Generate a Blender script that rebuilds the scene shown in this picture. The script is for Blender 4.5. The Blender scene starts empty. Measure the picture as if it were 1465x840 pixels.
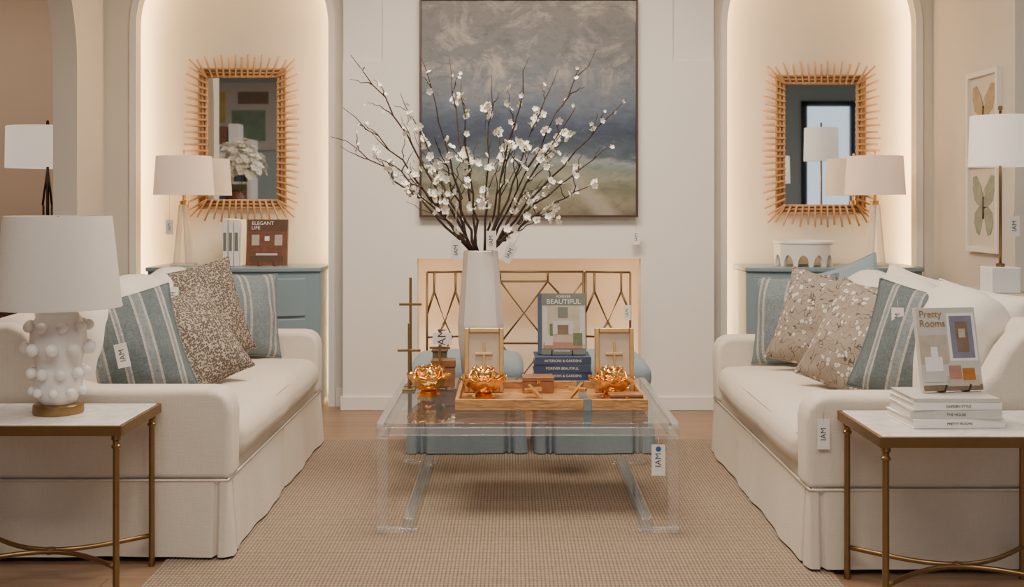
import bpy, bmesh, math, random
from mathutils import Vector, Matrix, Euler, noise
random.seed(7)
COL=bpy.context.scene.collection
pi=math.pi
# ------------------------------------------------------------------ materials
def nt(name):
    m=bpy.data.materials.new(name); m.use_nodes=True
    t=m.node_tree; b=t.nodes['Principled BSDF']
    return m,t,b
def N(t,typ,**k):
    n=t.nodes.new(typ)
    for a,v in k.items(): setattr(n,a,v)
    return n
def rgba(c): return (c[0],c[1],c[2],1)
def mixc(t,fac,a,b,mode='MIX'):
    n=N(t,'ShaderNodeMix',data_type='RGBA',blend_type=mode)
    for idx,v in ((0,fac),(6,a),(7,b)):
        if isinstance(v,bpy.types.NodeSocket): t.links.new(v,n.inputs[idx])
        elif idx==0: n.inputs[0].default_value=v
        else: n.inputs[idx].default_value=rgba(v)
    return n.outputs[2]
def math_(t,op,a,b=None,c=None):
    n=N(t,'ShaderNodeMath',operation=op)
    for i,v in enumerate((a,b,c)):
        if v is None: continue
        if isinstance(v,bpy.types.NodeSocket): t.links.new(v,n.inputs[i])
        else: n.inputs[i].default_value=v
    return n.outputs[0]
def ramp(t,fac,stops,interp='LINEAR'):
    n=N(t,'ShaderNodeValToRGB'); n.color_ramp.interpolation=interp
    e=n.color_ramp.elements
    while len(e)>1: e.remove(e[-1])
    e[0].position=stops[0][0]; e[0].color=rgba(stops[0][1])
    for p,c in stops[1:]:
        x=e.new(p); x.color=rgba(c)
    t.links.new(fac,n.inputs[0]); return n.outputs[0]
def coord(t,kind='Object',scale=(1,1,1)):
    tc=N(t,'ShaderNodeTexCoord'); mp=N(t,'ShaderNodeMapping'); mp.inputs['Scale'].default_value=scale
    t.links.new(tc.outputs[kind],mp.inputs[0]); return mp.outputs[0]
def noise_(t,vec,scale,detail=4,rough=.5,dist=0):
    n=N(t,'ShaderNodeTexNoise'); n.inputs['Scale'].default_value=scale; n.inputs['Detail'].default_value=detail
    n.inputs['Roughness'].default_value=rough; n.inputs['Distortion'].default_value=dist
    t.links.new(vec,n.inputs['Vector']); return n.outputs[0]
def bump(t,b,h,strength,dist=.01):
    n=N(t,'ShaderNodeBump'); n.inputs['Strength'].default_value=strength; n.inputs['Distance'].default_value=dist
    t.links.new(h,n.inputs['Height']); t.links.new(n.outputs[0],b.inputs['Normal'])
def M(name,col,rough=.5,metal=0,var=.05,vs=6,bp=0,bs=80,emit=0,ecol=None):
    m,t,b=nt(name)
    v=coord(t); f=noise_(t,v,vs)
    c=mixc(t,f,[x*(1-var) for x in col],[min(1,x*(1+var)) for x in col])
    t.links.new(c,b.inputs['Base Color'])
    b.inputs['Roughness'].default_value=rough; b.inputs['Metallic'].default_value=metal
    if bp: bump(t,b,noise_(t,v,bs,3),bp)
    if emit:
        b.inputs['Emission Color'].default_value=rgba(ecol or col); b.inputs['Emission Strength'].default_value=emit
    return m
def linen(name,col,var=.12,bp=.35,sc=1):
    m,t,b=nt(name)
    a=noise_(t,coord(t,scale=(25*sc,25*sc,260*sc)),1,2); c=noise_(t,coord(t,scale=(260*sc,260*sc,25*sc)),1,2)
    w=math_(t,'ADD',a,c); w=math_(t,'MULTIPLY',w,.5)
    cl=noise_(t,coord(t),3,3)
    f=math_(t,'ADD',math_(t,'MULTIPLY',w,.75),math_(t,'MULTIPLY',cl,.25))
    t.links.new(mixc(t,f,[x*(1-var*2) for x in col],[min(1,x*(1+var*2)) for x in col]),b.inputs['Base Color'])
    b.inputs['Roughness'].default_value=.9; b.inputs['Sheen Weight'].default_value=.1
    bump(t,b,w,bp,.004); return m
def stripes(name,stops,bp=.35,half=.25,axis=0):
    m,t,b=nt(name)
    tc=N(t,'ShaderNodeTexCoord'); s=N(t,'ShaderNodeSeparateXYZ'); t.links.new(tc.outputs['Object'],s.inputs[0])
    u=math_(t,'MULTIPLY_ADD',s.outputs[axis],.5/half,.5)
    c=ramp(t,u,stops,'CONSTANT')
    w=noise_(t,coord(t,scale=(220,220,30)),1,2); w2=noise_(t,coord(t,scale=(30,220,220)),1,2)
    ww=math_(t,'MULTIPLY',math_(t,'ADD',w,w2),.5)
    c=mixc(t,.9,c,ramp(t,ww,[(.3,(.45,.45,.45)),(.7,(1.0,1.0,1.0))]),'MULTIPLY')
    t.links.new(c,b.inputs['Base Color']); b.inputs['Roughness'].default_value=.9
    bump(t,b,ww,bp,.004); return m
def clear(name,col=(1,1,1),base=.04,grow=.8,power=4,milk=0,refr=0):
    """clear plastic / glass sheet: transparent body, surface gloss that rises toward grazing angles"""
    m=bpy.data.materials.new(name); m.use_nodes=True; t=m.node_tree; t.nodes.clear()
    o=N(t,'ShaderNodeOutputMaterial'); tr=N(t,'ShaderNodeBsdfTransparent'); tr.inputs[0].default_value=rgba(col)
    gl=N(t,'ShaderNodeBsdfGlossy'); gl.inputs['Roughness'].default_value=.03
    lw=N(t,'ShaderNodeLayerWeight'); lw.inputs[0].default_value=.5
    f=math_(t,'ADD',base,math_(t,'MULTIPLY',math_(t,'POWER',lw.outputs['Facing'],power),grow))
    last=tr.outputs[0]
    if refr:
        rf=N(t,'ShaderNodeBsdfGlass'); rf.inputs['IOR'].default_value=1.5; rf.inputs['Color'].default_value=rgba(col)
        m1=N(t,'ShaderNodeMixShader'); m1.inputs[0].default_value=refr; t.links.new(last,m1.inputs[1]); t.links.new(rf.outputs[0],m1.inputs[2]); last=m1.outputs[0]
    if milk:
        df=N(t,'ShaderNodeBsdfDiffuse'); df.inputs[0].default_value=(.92,.93,.93,1)
        mk=N(t,'ShaderNodeMixShader'); mk.inputs[0].default_value=milk; t.links.new(last,mk.inputs[1]); t.links.new(df.outputs[0],mk.inputs[2]); last=mk.outputs[0]
    m2=N(t,'ShaderNodeMixShader'); t.links.new(f,m2.inputs[0])
    t.links.new(last,m2.inputs[1]); t.links.new(gl.outputs[0],m2.inputs[2])
    t.links.new(m2.outputs[0],o.inputs[0]); return m
def shade_mat(name,col,tl=.35,emit=0):
    m=bpy.data.materials.new(name); m.use_nodes=True; t=m.node_tree; b=t.nodes['Principled BSDF']; o=t.nodes['Material Output']
    w=noise_(t,coord(t,scale=(60,60,400)),1,2)
    c=mixc(t,w,[x*.93 for x in col],[min(1,x*1.05) for x in col]); t.links.new(c,b.inputs['Base Color'])
    b.inputs['Roughness'].default_value=.9
    if emit: b.inputs['Emission Color'].default_value=rgba(col); b.inputs['Emission Strength'].default_value=emit
    tr=N(t,'ShaderNodeBsdfTranslucent'); t.links.new(c,tr.inputs[0])
    mx=N(t,'ShaderNodeMixShader'); mx.inputs[0].default_value=tl
    t.links.new(b.outputs[0],mx.inputs[1]); t.links.new(tr.outputs[0],mx.inputs[2]); t.links.new(mx.outputs[0],o.inputs[0]); return m

m_wall=M('wall_paint',(.66,.61,.535),.75,var=.015,vs=2,bp=.04,bs=120)
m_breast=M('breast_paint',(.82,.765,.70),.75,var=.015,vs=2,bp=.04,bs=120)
m_niche=M('niche_paint',(.78,.695,.57),.75,var=.01)
m_firebox=M('firebox_paint',(.76,.66,.54),.75,var=.02)
m_trim=M('trim_paint',(.80,.755,.70),.45,var=.01)
m_beige=M('beige_wall_paint',(.60,.49,.39),.8,var=.02)
m_bluewall=M('bluegrey_wall_paint',(.42,.50,.52),.8,var=.02)
m_ceil=M('ceiling_paint',(.80,.76,.70),.8,var=.01)
m_sofa=linen('cream_linen',(.69,.61,.51),.07,.45)
m_cush=linen('white_cushion_linen',(.74,.68,.60),.05,.3)
m_ott=linen('slate_blue_linen',(.235,.295,.33),.14,.3)
m_brass=M('aged_brass',(.30,.19,.085),.36,1,var=.15,vs=20)
m_gold=M('polished_gold',(.90,.50,.15),.2,1,var=.1,vs=30,bp=.15,bs=60)
m_goldf=M('gold_leaf_frame',(.76,.47,.18),.3,.9,var=.15,vs=50)
m_bronze=M('bronze_rod',(.19,.125,.065),.45,.8,var=.1)
m_white=M('white_ceramic',(.80,.76,.72),.28,var=.03,bp=.05,bs=30)
m_vase=M('matte_white_vase',(.78,.73,.69),.55,var=.03,bp=.05,bs=40)
m_dress=M('blue_lacquer',(.215,.295,.335),.35,var=.04,vs=3)
m_black=M('black_iron',(.02,.018,.016),.5,.3)
m_paper=M('white_paper',(.82,.79,.75),.8,var=.03)
m_ink=M('ink',(.08,.07,.07),.8)
m_rattan=M('rattan',(.48,.265,.12),.5,var=.25,vs=25)
m_pages=M('book_pages',(.74,.69,.60),.9,var=.08,vs=200)
m_navy=M('navy_cloth',(.065,.09,.165),.6,var=.1)
m_bark=M('bark',(.055,.03,.022),.75,var=.4,vs=40,bp=.3,bs=120)
m_petal=M('petal_white',(.92,.89,.79),.6,var=.06,vs=30)
m_ycent=M('blossom_centre',(.55,.50,.18),.7,var=.2)
m_leaf=M('young_leaf',(.20,.28,.08),.6,var=.25,vs=30)
m_led=M('led_strip',(1,.80,.50),.5,emit=34,ecol=(1,.70,.38))
m_led2=M('led_strip_firebox',(1,.80,.50),.5,emit=16,ecol=(1,.68,.38))
m_darkbrown=M('dark_wood',(.11,.055,.03),.5,var=.3)
m_marblecube=M('marble_cube',(.75,.76,.78),.25,var=.08,vs=8)
m_cord=M('tag_cord',(.6,.5,.4),.9)
m_acr=clear('acrylic',(.98,.985,.988),.06,.7,3.2,.065)
m_cry=clear('crystal',(.96,.96,.95),.10,.8,3,.08,.35)
m_glass=clear('table_glass',(.965,.98,.975),.06,.85,4.5)
m_shadew=shade_mat('white_shade',(.80,.76,.71),.30)
m_shadep=shade_mat('linen_shade_glow',(.86,.77,.69),.45,.28)  # no bulb inside: glow put into the linen to brighten the shades
m_shadeb=shade_mat('bright_shade',(.86,.81,.74),.45,.6)
m,t,b=nt('mirror_glass'); b.inputs['Metallic'].default_value=1; b.inputs['Roughness'].default_value=.02; b.inputs['Base Color'].default_value=(.82,.85,.85,1); m_mirror=m
m,t,b=nt('white_marble'); f=noise_(t,coord(t),4,8,.6,1.5)
t.links.new(ramp(t,f,[(.42,(.74,.71,.67)),(.5,(.60,.575,.55)),(.54,(.74,.71,.67))]),b.inputs['Base Color']); b.inputs['Roughness'].default_value=.25; m_marble=m
# floor
m,t,b=nt('oak_planks')
tc=coord(t,scale=(1,1,1)); br=N(t,'ShaderNodeTexBrick'); t.links.new(tc,br.inputs[0])
br.inputs['Scale'].default_value=1; br.inputs['Brick Width'].default_value=1.9; br.inputs['Row Height'].default_value=.17; br.inputs['Mortar Size'].default_value=.002
br.inputs['Color1'].default_value=(.34,.215,.135,1); br.inputs['Color2'].default_value=(.27,.165,.10,1); br.inputs['Mortar'].default_value=(.12,.08,.05,1)
g=noise_(t,coord(t,scale=(3,40,1)),1,6,.6,.6)
c=mixc(t,.8,br.outputs[0],ramp(t,g,[(.25,(.62,.58,.55)),(.7,(1,1,1))]),'MULTIPLY')
t.links.new(c,b.inputs['Base Color']); b.inputs['Roughness'].default_value=.38; bump(t,b,g,.08); m_floor=m
# rug
m,t,b=nt('woven_rug')
def wave(t,vec,scale,dirn,dist=.6):
    n=N(t,'ShaderNodeTexWave',bands_direction=dirn); n.inputs['Scale'].default_value=scale; n.inputs['Distortion'].default_value=dist
    n.inputs['Detail'].default_value=2; n.inputs['Detail Scale'].default_value=3; t.links.new(vec,n.inputs[0]); return n.outputs[1]
v=coord(t); wx=wave(t,v,22,'X'); wy=wave(t,v,17,'Y')
w=math_(t,'MULTIPLY',math_(t,'POWER',wx,.7),math_(t,'POWER',wy,.7))
nz=noise_(t,v,60,3); lo=noise_(t,v,1.2,3)
f=math_(t,'ADD',math_(t,'MULTIPLY',w,.75),math_(t,'MULTIPLY',nz,.35))
c=ramp(t,f,[(.08,(.13,.09,.062)),(.4,(.30,.222,.16)),(.85,(.44,.345,.26))])
c=mixc(t,.5,c,ramp(t,lo,[(.3,(.85,.83,.8)),(.7,(1,1,1))]),'MULTIPLY')
t.links.new(c,b.inputs['Base Color']); b.inputs['Roughness'].default_value=.95; bump(t,b,f,.6,.008); m_rug=m
# wood tray
m,t,b=nt('olive_wood')
g=noise_(t,coord(t,scale=(4,14,30)),1.5,6,.6,2.5)
t.links.new(ramp(t,g,[(.3,(.20,.08,.025)),(.5,(.50,.24,.085)),(.7,(.62,.36,.15))]),b.inputs['Base Color']); b.inputs['Roughness'].default_value=.4; m_olive=m
# painting
m,t,b=nt('landscape_painting')
tc=N(t,'ShaderNodeTexCoord'); s=N(t,'ShaderNodeSeparateXYZ'); t.links.new(tc.outputs['Generated'],s.inputs[0]); gv=tc.outputs['Generated']
X,Z=s.outputs[0],s.outputs[2]
def clamp01(x): return math_(t,'MINIMUM',1,math_(t,'MAXIMUM',0,x))
mp=N(t,'ShaderNodeMapping'); mp.inputs['Scale'].default_value=(1.5,1,2.0); mp.inputs['Rotation'].default_value=(0,.5,0); mp.inputs['Location'].default_value=(5.1,0,2.9); t.links.new(gv,mp.inputs[0])
n1=noise_(t,mp.outputs[0],2.6,10,.66,.9); n2=noise_(t,mp.outputs[0],2.3,12,.68,.8)
mp3=N(t,'ShaderNodeMapping'); mp3.inputs['Scale'].default_value=(3,1,14); t.links.new(gv,mp3.inputs[0]); n3=noise_(t,mp3.outputs[0],1.5,8,.7,.5)
mp4=N(t,'ShaderNodeMapping'); mp4.inputs['Scale'].default_value=(9,1,16); mp4.inputs['Rotation'].default_value=(0,-.7,0); t.links.new(gv,mp4.inputs[0]); n4=noise_(t,mp4.outputs[0],2,6,.7,.6)
v=math_(t,'ADD',Z,math_(t,'MULTIPLY',math_(t,'SUBTRACT',n1,.5),.18))
v=math_(t,'ADD',v,math_(t,'MULTIPLY',math_(t,'SUBTRACT',n3,.5),.10))
c=ramp(t,v,[(0,(.15,.13,.08)),(.07,(.24,.21,.14)),(.13,(.14,.145,.09)),(.18,(.25,.25,.18)),(.225,(.17,.20,.18)),(.26,(.25,.27,.27)),(.285,(.085,.11,.135)),(.36,(.036,.05,.085)),(.43,(.055,.075,.12)),(.52,(.125,.15,.19)),(.62,(.155,.17,.195)),(.78,(.165,.165,.17)),(1,(.20,.18,.165))])
hi=clamp01(math_(t,'MULTIPLY',math_(t,'SUBTRACT',v,.50),6))
cm=math_(t,'MULTIPLY',clamp01(math_(t,'MULTIPLY',math_(t,'SUBTRACT',n2,.50),8)),hi)
c=mixc(t,math_(t,'MULTIPLY',cm,.85),c,(.43,.375,.32))
ds=math_(t,'MULTIPLY',clamp01(math_(t,'MULTIPLY',math_(t,'SUBTRACT',n1,.53),8)),.6)
c=mixc(t,math_(t,'MULTIPLY',ds,hi),c,(.085,.09,.105))
c=mixc(t,.75,c,ramp(t,n4,[(.3,(.62,.62,.64)),(.5,(1,1,1)),(.72,(1.0,1.0,1.0))]),'MULTIPLY')
wl=clamp01(math_(t,'MULTIPLY',math_(t,'SUBTRACT',n4,.60),6))
c=mixc(t,math_(t,'MULTIPLY',wl,.45),c,(.42,.39,.36))
pth=math_(t,'ABSOLUTE',math_(t,'SUBTRACT',X,math_(t,'ADD',.74,math_(t,'MULTIPLY',math_(t,'SUBTRACT',.14,Z),math_(t,'SUBTRACT',Z,-.9)))))
pm=math_(t,'MULTIPLY',clamp01(math_(t,'MULTIPLY',math_(t,'SUBTRACT',.12,math_(t,'ADD',pth,math_(t,'MULTIPLY',n3,.08))),18)),clamp01(math_(t,'MULTIPLY',math_(t,'SUBTRACT',.21,Z),20)))
c=mixc(t,math_(t,'MULTIPLY',pm,.6),c,(.40,.35,.28))
t.links.new(c,b.inputs['Base Color']); b.inputs['Roughness'].default_value=.6; bump(t,b,n4,.3,.004); m_paint=m
# pillows
BL=(.145,.18,.19); BL2=(.25,.285,.295); CR=(.48,.455,.41)
st=[(p,c_) for p,c_ in [(0,BL),(.10,CR),(.115,BL2),(.135,CR),(.15,BL),(.28,CR),(.30,BL2),(.36,CR),(.38,BL),(.50,CR),(.515,BL2),(.535,CR),(.55,BL),(.68,CR),(.70,BL2),(.76,CR),(.78,BL),(.9,CR),(.915,BL2),(.935,CR),(.95,BL)]]
m_str=stripes('blue_stripe_fabric',st)
BL3=(.215,.26,.285)
m_str2=stripes('pale_blue_stripe_fabric',[(0,BL3),(.12,CR),(.15,BL3),(.19,CR),(.22,BL3),(.45,CR),(.48,BL3),(.52,CR),(.55,BL3),(.78,CR),(.81,BL3),(.85,CR),(.88,BL3)])
m_bluep=linen('plain_blue_fabric',(.23,.30,.335),.1)
m,t,b=nt('speckled_fabric')
vo=N(t,'ShaderNodeTexVoronoi'); vo.inputs['Scale'].default_value=115; t.links.new(coord(t),vo.inputs['Vector'])
c=ramp(t,vo.outputs['Distance'],[(.48,(.105,.08,.063)),(.68,(.40,.34,.285))])
t.links.new(c,b.inputs['Base Color']); b.inputs['Roughness'].default_value=.9; bump(t,b,vo.outputs['Distance'],.4,.004); m_speck=m
m,t,b=nt('floral_fabric')
vo=N(t,'ShaderNodeTexVoronoi'); vo.inputs['Scale'].default_value=36; t.links.new(coord(t),vo.inputs['Vector'])
n=noise_(t,coord(t),12,2); msk=math_(t,'MULTIPLY',math_(t,'LESS_THAN',vo.outputs['Distance'],.36),math_(t,'GREATER_THAN',n,.51))
n2=noise_(t,coord(t),12,1,.5,2.0); ln=math_(t,'LESS_THAN',math_(t,'ABSOLUTE',math_(t,'SUBTRACT',n2,.5)),.014)
c=mixc(t,ln,(.30,.245,.195),(.10,.075,.06)); c=mixc(t,msk,c,(.60,.57,.53))
msk2=math_(t,'MULTIPLY',math_(t,'LESS_THAN',vo.outputs['Distance'],.11),math_(t,'GREATER_THAN',n,.51)); c=mixc(t,msk2,c,(.20,.24,.27))
t.links.new(c,b.inputs['Base Color']); b.inputs['Roughness'].default_value=.9; m_floral=m

# ------------------------------------------------------------------ geometry helpers
def finish(o,mat,smooth):
    if mat: o.data.materials.append(mat)
    if smooth:
        for p in o.data.polygons: p.use_smooth=True
    COL.objects.link(o); return o
def mesh_obj(name,verts,faces,mat=None,loc=(0,0,0),smooth=False,merge=False):
    me=bpy.data.meshes.new(name); me.from_pydata([tuple(v) for v in verts],[],faces); me.update()
    bm=bmesh.new(); bm.from_mesh(me)
    if merge: bmesh.ops.remove_doubles(bm,verts=bm.verts,dist=1e-5)
    bmesh.ops.recalc_face_normals(bm,faces=bm.faces); bm.to_mesh(me); bm.free()
    o=bpy.data.objects.new(name,me); o.location=loc; return finish(o,mat,smooth)
def bev(o,w,seg=3):
    md=o.modifiers.new('bevel','BEVEL'); md.width=w; md.segments=seg; md.limit_method='ANGLE'; md.harden_normals=True
    for p in o.data.polygons: p.use_smooth=True
    return o
def box(name,x,y,z,mat,bw=0):
    c=((x[0]+x[1])/2,(y[0]+y[1])/2,(z[0]+z[1])/2); h=(abs(x[1]-x[0])/2,abs(y[1]-y[0])/2,abs(z[1]-z[0])/2)
    v=[(sx*h[0],sy*h[1],sz*h[2]) for sx in(-1,1) for sy in(-1,1) for sz in(-1,1)]
    f=[(0,1,3,2),(4,6,7,5),(0,4,5,1),(2,3,7,6),(0,2,6,4),(1,5,7,3)]
    o=mesh_obj(name,v,f,mat,c)
    if bw: bev(o,bw)
    return o
def prism(name,pts,axis,a0,a1,mat,bw=0,smooth=False,seg=3):
    n=len(pts); V=[]
    for a in(a0,a1):
        for p in pts:
            V.append({'x':(a,p[0],p[1]),'y':(p[0],a,p[1]),'z':(p[0],p[1],a)}[axis])
    F=[tuple(range(n)),tuple(range(2*n-1,n-1,-1))]+[(i,(i+1)%n,n+(i+1)%n,n+i) for i in range(n)]
    o=mesh_obj(name,V,F,mat,smooth=smooth)
    if bw: bev(o,bw,seg)
    return o
def lathe(name,prof,mat,loc=(0,0,0),seg=48,smooth=True):
    V=[];F=[]; n=len(prof)
    for i in range(seg):
        a=2*pi*i/seg
        for r,z in prof: V.append((r*math.cos(a),r*math.sin(a),z))
    for i in range(seg):
        j=(i+1)%seg
        for k in range(n-1): F.append((i*n+k,j*n+k,j*n+k+1,i*n+k+1))
    o=mesh_obj(name,V,F,mat,loc,False,True)
    if smooth:
        for p in o.data.polygons: p.use_smooth=True
        md=o.modifiers.new('es','EDGE_SPLIT'); md.split_angle=math.radians(42)
    return o
def addtube(V,F,pts,r0,r1,n=6,cap=True):
    pts=[Vector(p) for p in pts]; L=len(pts); base=len(V)
    for i,p in enumerate(pts):
        if i==0: d=pts[1]-p
        elif i==L-1: d=p-pts[i-1]
        else: d=pts[i+1]-pts[i-1]
        d.normalize(); up=Vector((0,0,1)) if abs(d.z)<.9 else Vector((1,0,0))
        a=d.cross(up).normalized(); b_=d.cross(a)
        r=r0+(r1-r0)*i/(L-1)
        for k in range(n):
            t_=2*pi*k/n; V.append(p+a*math.cos(t_)*r+b_*math.sin(t_)*r)
    for i in range(L-1):
        for k in range(n):
            F.append((base+i*n+k,base+i*n+(k+1)%n,base+(i+1)*n+(k+1)%n,base+(i+1)*n+k))
    if cap:
        F.append(tuple(base+k for k in range(n))); F.append(tuple(base+(L-1)*n+k for k in range(n)))
def tubes(name,lst,mat,n=8,loc=(0,0,0)):
    V=[];F=[]
    for pts,r0,r1 in lst: addtube(V,F,pts,r0,r1,n)
    return mesh_obj(name,V,F,mat,loc,True)
def softbox(name,x,y,z,r,mat,puff=(0,0,0),wob=0,nseg=10):
    c=Vector(((x[0]+x[1])/2,(y[0]+y[1])/2,(z[0]+z[1])/2)); h=[abs(x[1]-x[0])/2,abs(y[1]-y[0])/2,abs(z[1]-z[0])/2]
    r=min(r,min(h)*.98)
    def ax(hh):
        e=[-hh,-hh+.25*r,-hh+.55*r,-hh+.8*r,-hh+r]; inn=[-hh+r+(2*(hh-r))*i/nseg for i in range(1,nseg)]
        return e+inn+[-q for q in e[::-1]]
    A=[ax(q) for q in h]; V=[];F=[]
    for k in range(3):
        i,j=(k+1)%3,(k+2)%3
        for sgn in(-1,1):
            b0=len(V); n1=len(A[i]); n2=len(A[j])
            for u in A[i]:
                for v_ in A[j]:
                    p=[0,0,0]; p[k]=sgn*h[k]; p[i]=u; p[j]=v_
                    q=[max(-(h[a]-r),min(h[a]-r,p[a])) for a in range(3)]
                    d=Vector([p[a]-q[a] for a in range(3)])
                    pp=Vector(q)+d.normalized()*r
                    w=[1-(pp[a]/h[a])**2 for a in range(3)]
                    for a in range(3):
                        o1,o2=(a+1)%3,(a+2)%3
                        pp[a]+=puff[a]*(pp[a]/h[a])*max(0,w[o1])**.6*max(0,w[o2])**.6
                    if wob:
                        nv=noise.noise_vector((pp+c)*5)*wob+noise.noise_vector((pp+c)*13)*wob*.35; pp+=nv
                    V.append(pp)
            for a in range(n1-1):
                for b_ in range(n2-1):
                    F.append((b0+a*n2+b_,b0+(a+1)*n2+b_,b0+(a+1)*n2+b_+1,b0+a*n2+b_+1))
    me=mesh_obj(name,V,F,mat,c,True,True); return me
def group(name,parts,loc=(0,0,0),rot=None,local=True,scale=1):
    e=bpy.data.objects.new(name,None); e.empty_display_size=.1; COL.objects.link(e)
    e.location=loc
    if rot: e.rotation_euler=rot
    e.scale=(scale,)*3
    for p in parts:
        p.parent=e
        if not local: p.matrix_parent_inverse=Matrix.Translation(-Vector(loc))
    return e
def text(s,size,mat,loc,rot=(pi/2,0,0),ext=.0004):
    cu=bpy.data.curves.new('lettering','FONT'); cu.body=s; cu.size=size; cu.extrude=ext; cu.align_x='CENTER'; cu.align_y='CENTER'
    cu.materials.append(mat); o=bpy.data.objects.new('lettering',cu); o.location=loc; o.rotation_euler=rot; COL.objects.link(o); return o
def arched(name,axis,u0,u1,ops,ztop,w0,w1,mat,z0=0):
    V=[];F=[]
    def P(u,w,z): return (u,w,z) if axis=='x' else (w,u,z)
    def cell(ua,ub,za,zb,left,right):
        b=len(V)
        for w in(w0,w1): V.extend([P(ua,w,za),P(ub,w,zb),P(ub,w,ztop),P(ua,w,ztop)])
        F.extend([(b,b+1,b+2,b+3),(b+4,b+7,b+6,b+5),(b,b+4,b+5,b+1),(b+3,b+2,b+6,b+7)])
        if left: F.append((b,b+3,b+7,b+4))
        if right: F.append((b+1,b+5,b+6,b+2))
    cur=u0
    for (a,b_,zs) in ops:
        cell(cur,a,z0,z0,cur==u0,True)
        R=(b_-a)/2; cx=(a+b_)/2; n=64
        for i in range(n):
            t0=pi-pi*i/n; t1=pi-pi*(i+1)/n
            cell(cx+R*math.cos(t0),cx+R*math.cos(t1),zs+R*math.sin(t0),zs+R*math.sin(t1),False,False)
        cur=b_
    cell(cur,u1,z0,z0,bool(ops),True)
    return mesh_obj(name,V,F,mat)

# ------------------------------------------------------------------ room
CH=3.6; WF=7.42; WB=7.50; NB=7.62; BF=7.27
floor=box('floor',(-8,7),(-3.2,10.2),(-.05,0),m_floor)
box('ceiling',(-8,7),(-3.2,10.2),(CH,CH+.05),m_ceil)
LA,LB=-2.49,-1.217; RA,RB=1.426,2.678; ZS=2.52
arched('wall_back_left','x',-2.85,-.70,[(LA,LB,ZS)],CH,WF,WB,m_wall)
arched('wall_back_right','x',.92,2.95,[(RA,RB,ZS)],CH,WF,WB,m_wall)
box('wall_back_centre',(-.70,.92),(WF,WB),(1.0,CH),m_wall)
def niche(name,a,b):
    e=.12
    box(name,(a-e,b+e),(NB,NB+.05),(0,CH),m_niche)
    box('trim_1',(a-e-.03,a-e),(WB,NB),(0,CH),m_niche); box('trim_1',(b+e,b+e+.03),(WB,NB),(0,CH),m_niche)
    R=(b-a)/2+.045; cx=(a+b)/2; pts=[(a-.045,WB+.03,.05)]+[(cx+R*math.cos(pi-pi*i/32),WB+.03,ZS+R*math.sin(pi-pi*i/32)) for i in range(33)]+[(b+.045,WB+.03,.05)]
    tubes('niche_led_strip',[(pts,.012,.012)],m_led,6)
    g,dp=.045,.015
    V=[];F=[]
    P=[(a,0)]+[(cx+((b-a)/2)*math.cos(pi-pi*i/48),ZS+((b-a)/2)*math.sin(pi-pi*i/48)) for i in range(49)]+[(b,0)]
    Q=[(a-g,0)]+[(cx+((b-a)/2+g)*math.cos(pi-pi*i/48),ZS+((b-a)/2+g)*math.sin(pi-pi*i/48)) for i in range(49)]+[(b+g,0)]
    n=len(P)
    for y_ in(WF-dp,WF):
        V+= [(p[0],y_,p[1]) for p in P]+[(p[0],y_,p[1]) for p in Q]
    for i in range(n-1):
        F+=[(i,i+1,n+i+1,n+i),(i,2*n+i,2*n+i+1,i+1),(n+i,n+i+1,3*n+i+1,3*n+i)]
    mesh_obj('trim_2',V,F,m_trim)
niche('wall_niche_left',LA,LB); niche('wall_niche_right',RA,RB)
bx0,bx1=-1.10,1.315; ox0,ox1=-.616,.838; oz=.986
box('wall_chimney_left',(bx0,ox0),(BF,WF),(0,2.27),m_breast)
box('wall_chimney_right',(ox1,bx1),(BF,WF),(0,2.27),m_breast)
box('wall_chimney_centre',(ox0,ox1),(BF,WF),(oz,2.27),m_breast)
box('wall_chimney_upper',(-.84,1.045),(BF,WF),(2.27,CH),m_breast)
box('wall_chimney_shoulder_left',(bx0,-.84),(BF+.02,WF),(2.27,CH),m_breast); box('wall_chimney_shoulder_right',(1.045,bx1),(BF+.02,WF),(2.27,CH),m_breast)
box('wall_firebox_back',(-.70,.92),(7.72,7.77),(0,1.1),m_firebox)
box('wall_firebox_left',(-.72,-.66),(WF,7.72),(0,1.1),m_firebox)
box('wall_firebox_right',(.88,.94),(WF,7.72),(0,1.1),m_firebox)
box('trim_3',(-.70,.92),(WB,7.72),(1.06,1.1),m_firebox)
tubes('firebox_led_strip',[([(-.58,WF+.02,1.0),(.80,WF+.02,1.0)],.012,.012),([(-.635,WF+.02,.05),(-.635,WF+.02,.98)],.01,.01),([(.86,WF+.02,.05),(.86,WF+.02,.98)],.01,.01)],m_led2,6)
for nm,x in(('baseboard_back',(bx0-.015,ox0)),('baseboard_back',(ox1,bx1+.015))):
    box(nm,x,(BF-.015,BF),(0,.09),m_trim,.004)
box('baseboard_back',(bx0-.015,bx0),(BF,WF),(0,.09),m_trim); box('baseboard_back',(bx1,bx1+.015),(BF,WF),(0,.09),m_trim)
box('baseboard_back',(LB+.05,bx0-.015),(WF-.015,WF),(0,.12),m_trim); box('baseboard_back',(bx1+.015,RA-.05),(WF-.015,WF),(0,.12),m_trim)
arched('wall_left','y',4.88,WF,[(5.06,6.94,2.2)],CH,-2.85,-2.70,m_wall)
box('wall_right',(2.79,2.94),(6.2,WF),(0,CH),m_wall)
box('baseboard_right',(2.775,2.79),(6.2,WF),(0,.12),m_trim)
box('wall_showroom_right',(2.94,7),(WF,WB),(0,CH),m_bluewall)
box('wall_far_left',(-8,-2.6),(10.0,10.1),(0,CH),m_beige)
box('wall_left_hall',(-2.85,-2.64),(WB,10.0),(0,CH),m_beige)
box('wall_outer_left',(-8.05,-8),(-3,10.1),(0,CH),m_beige)
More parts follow.
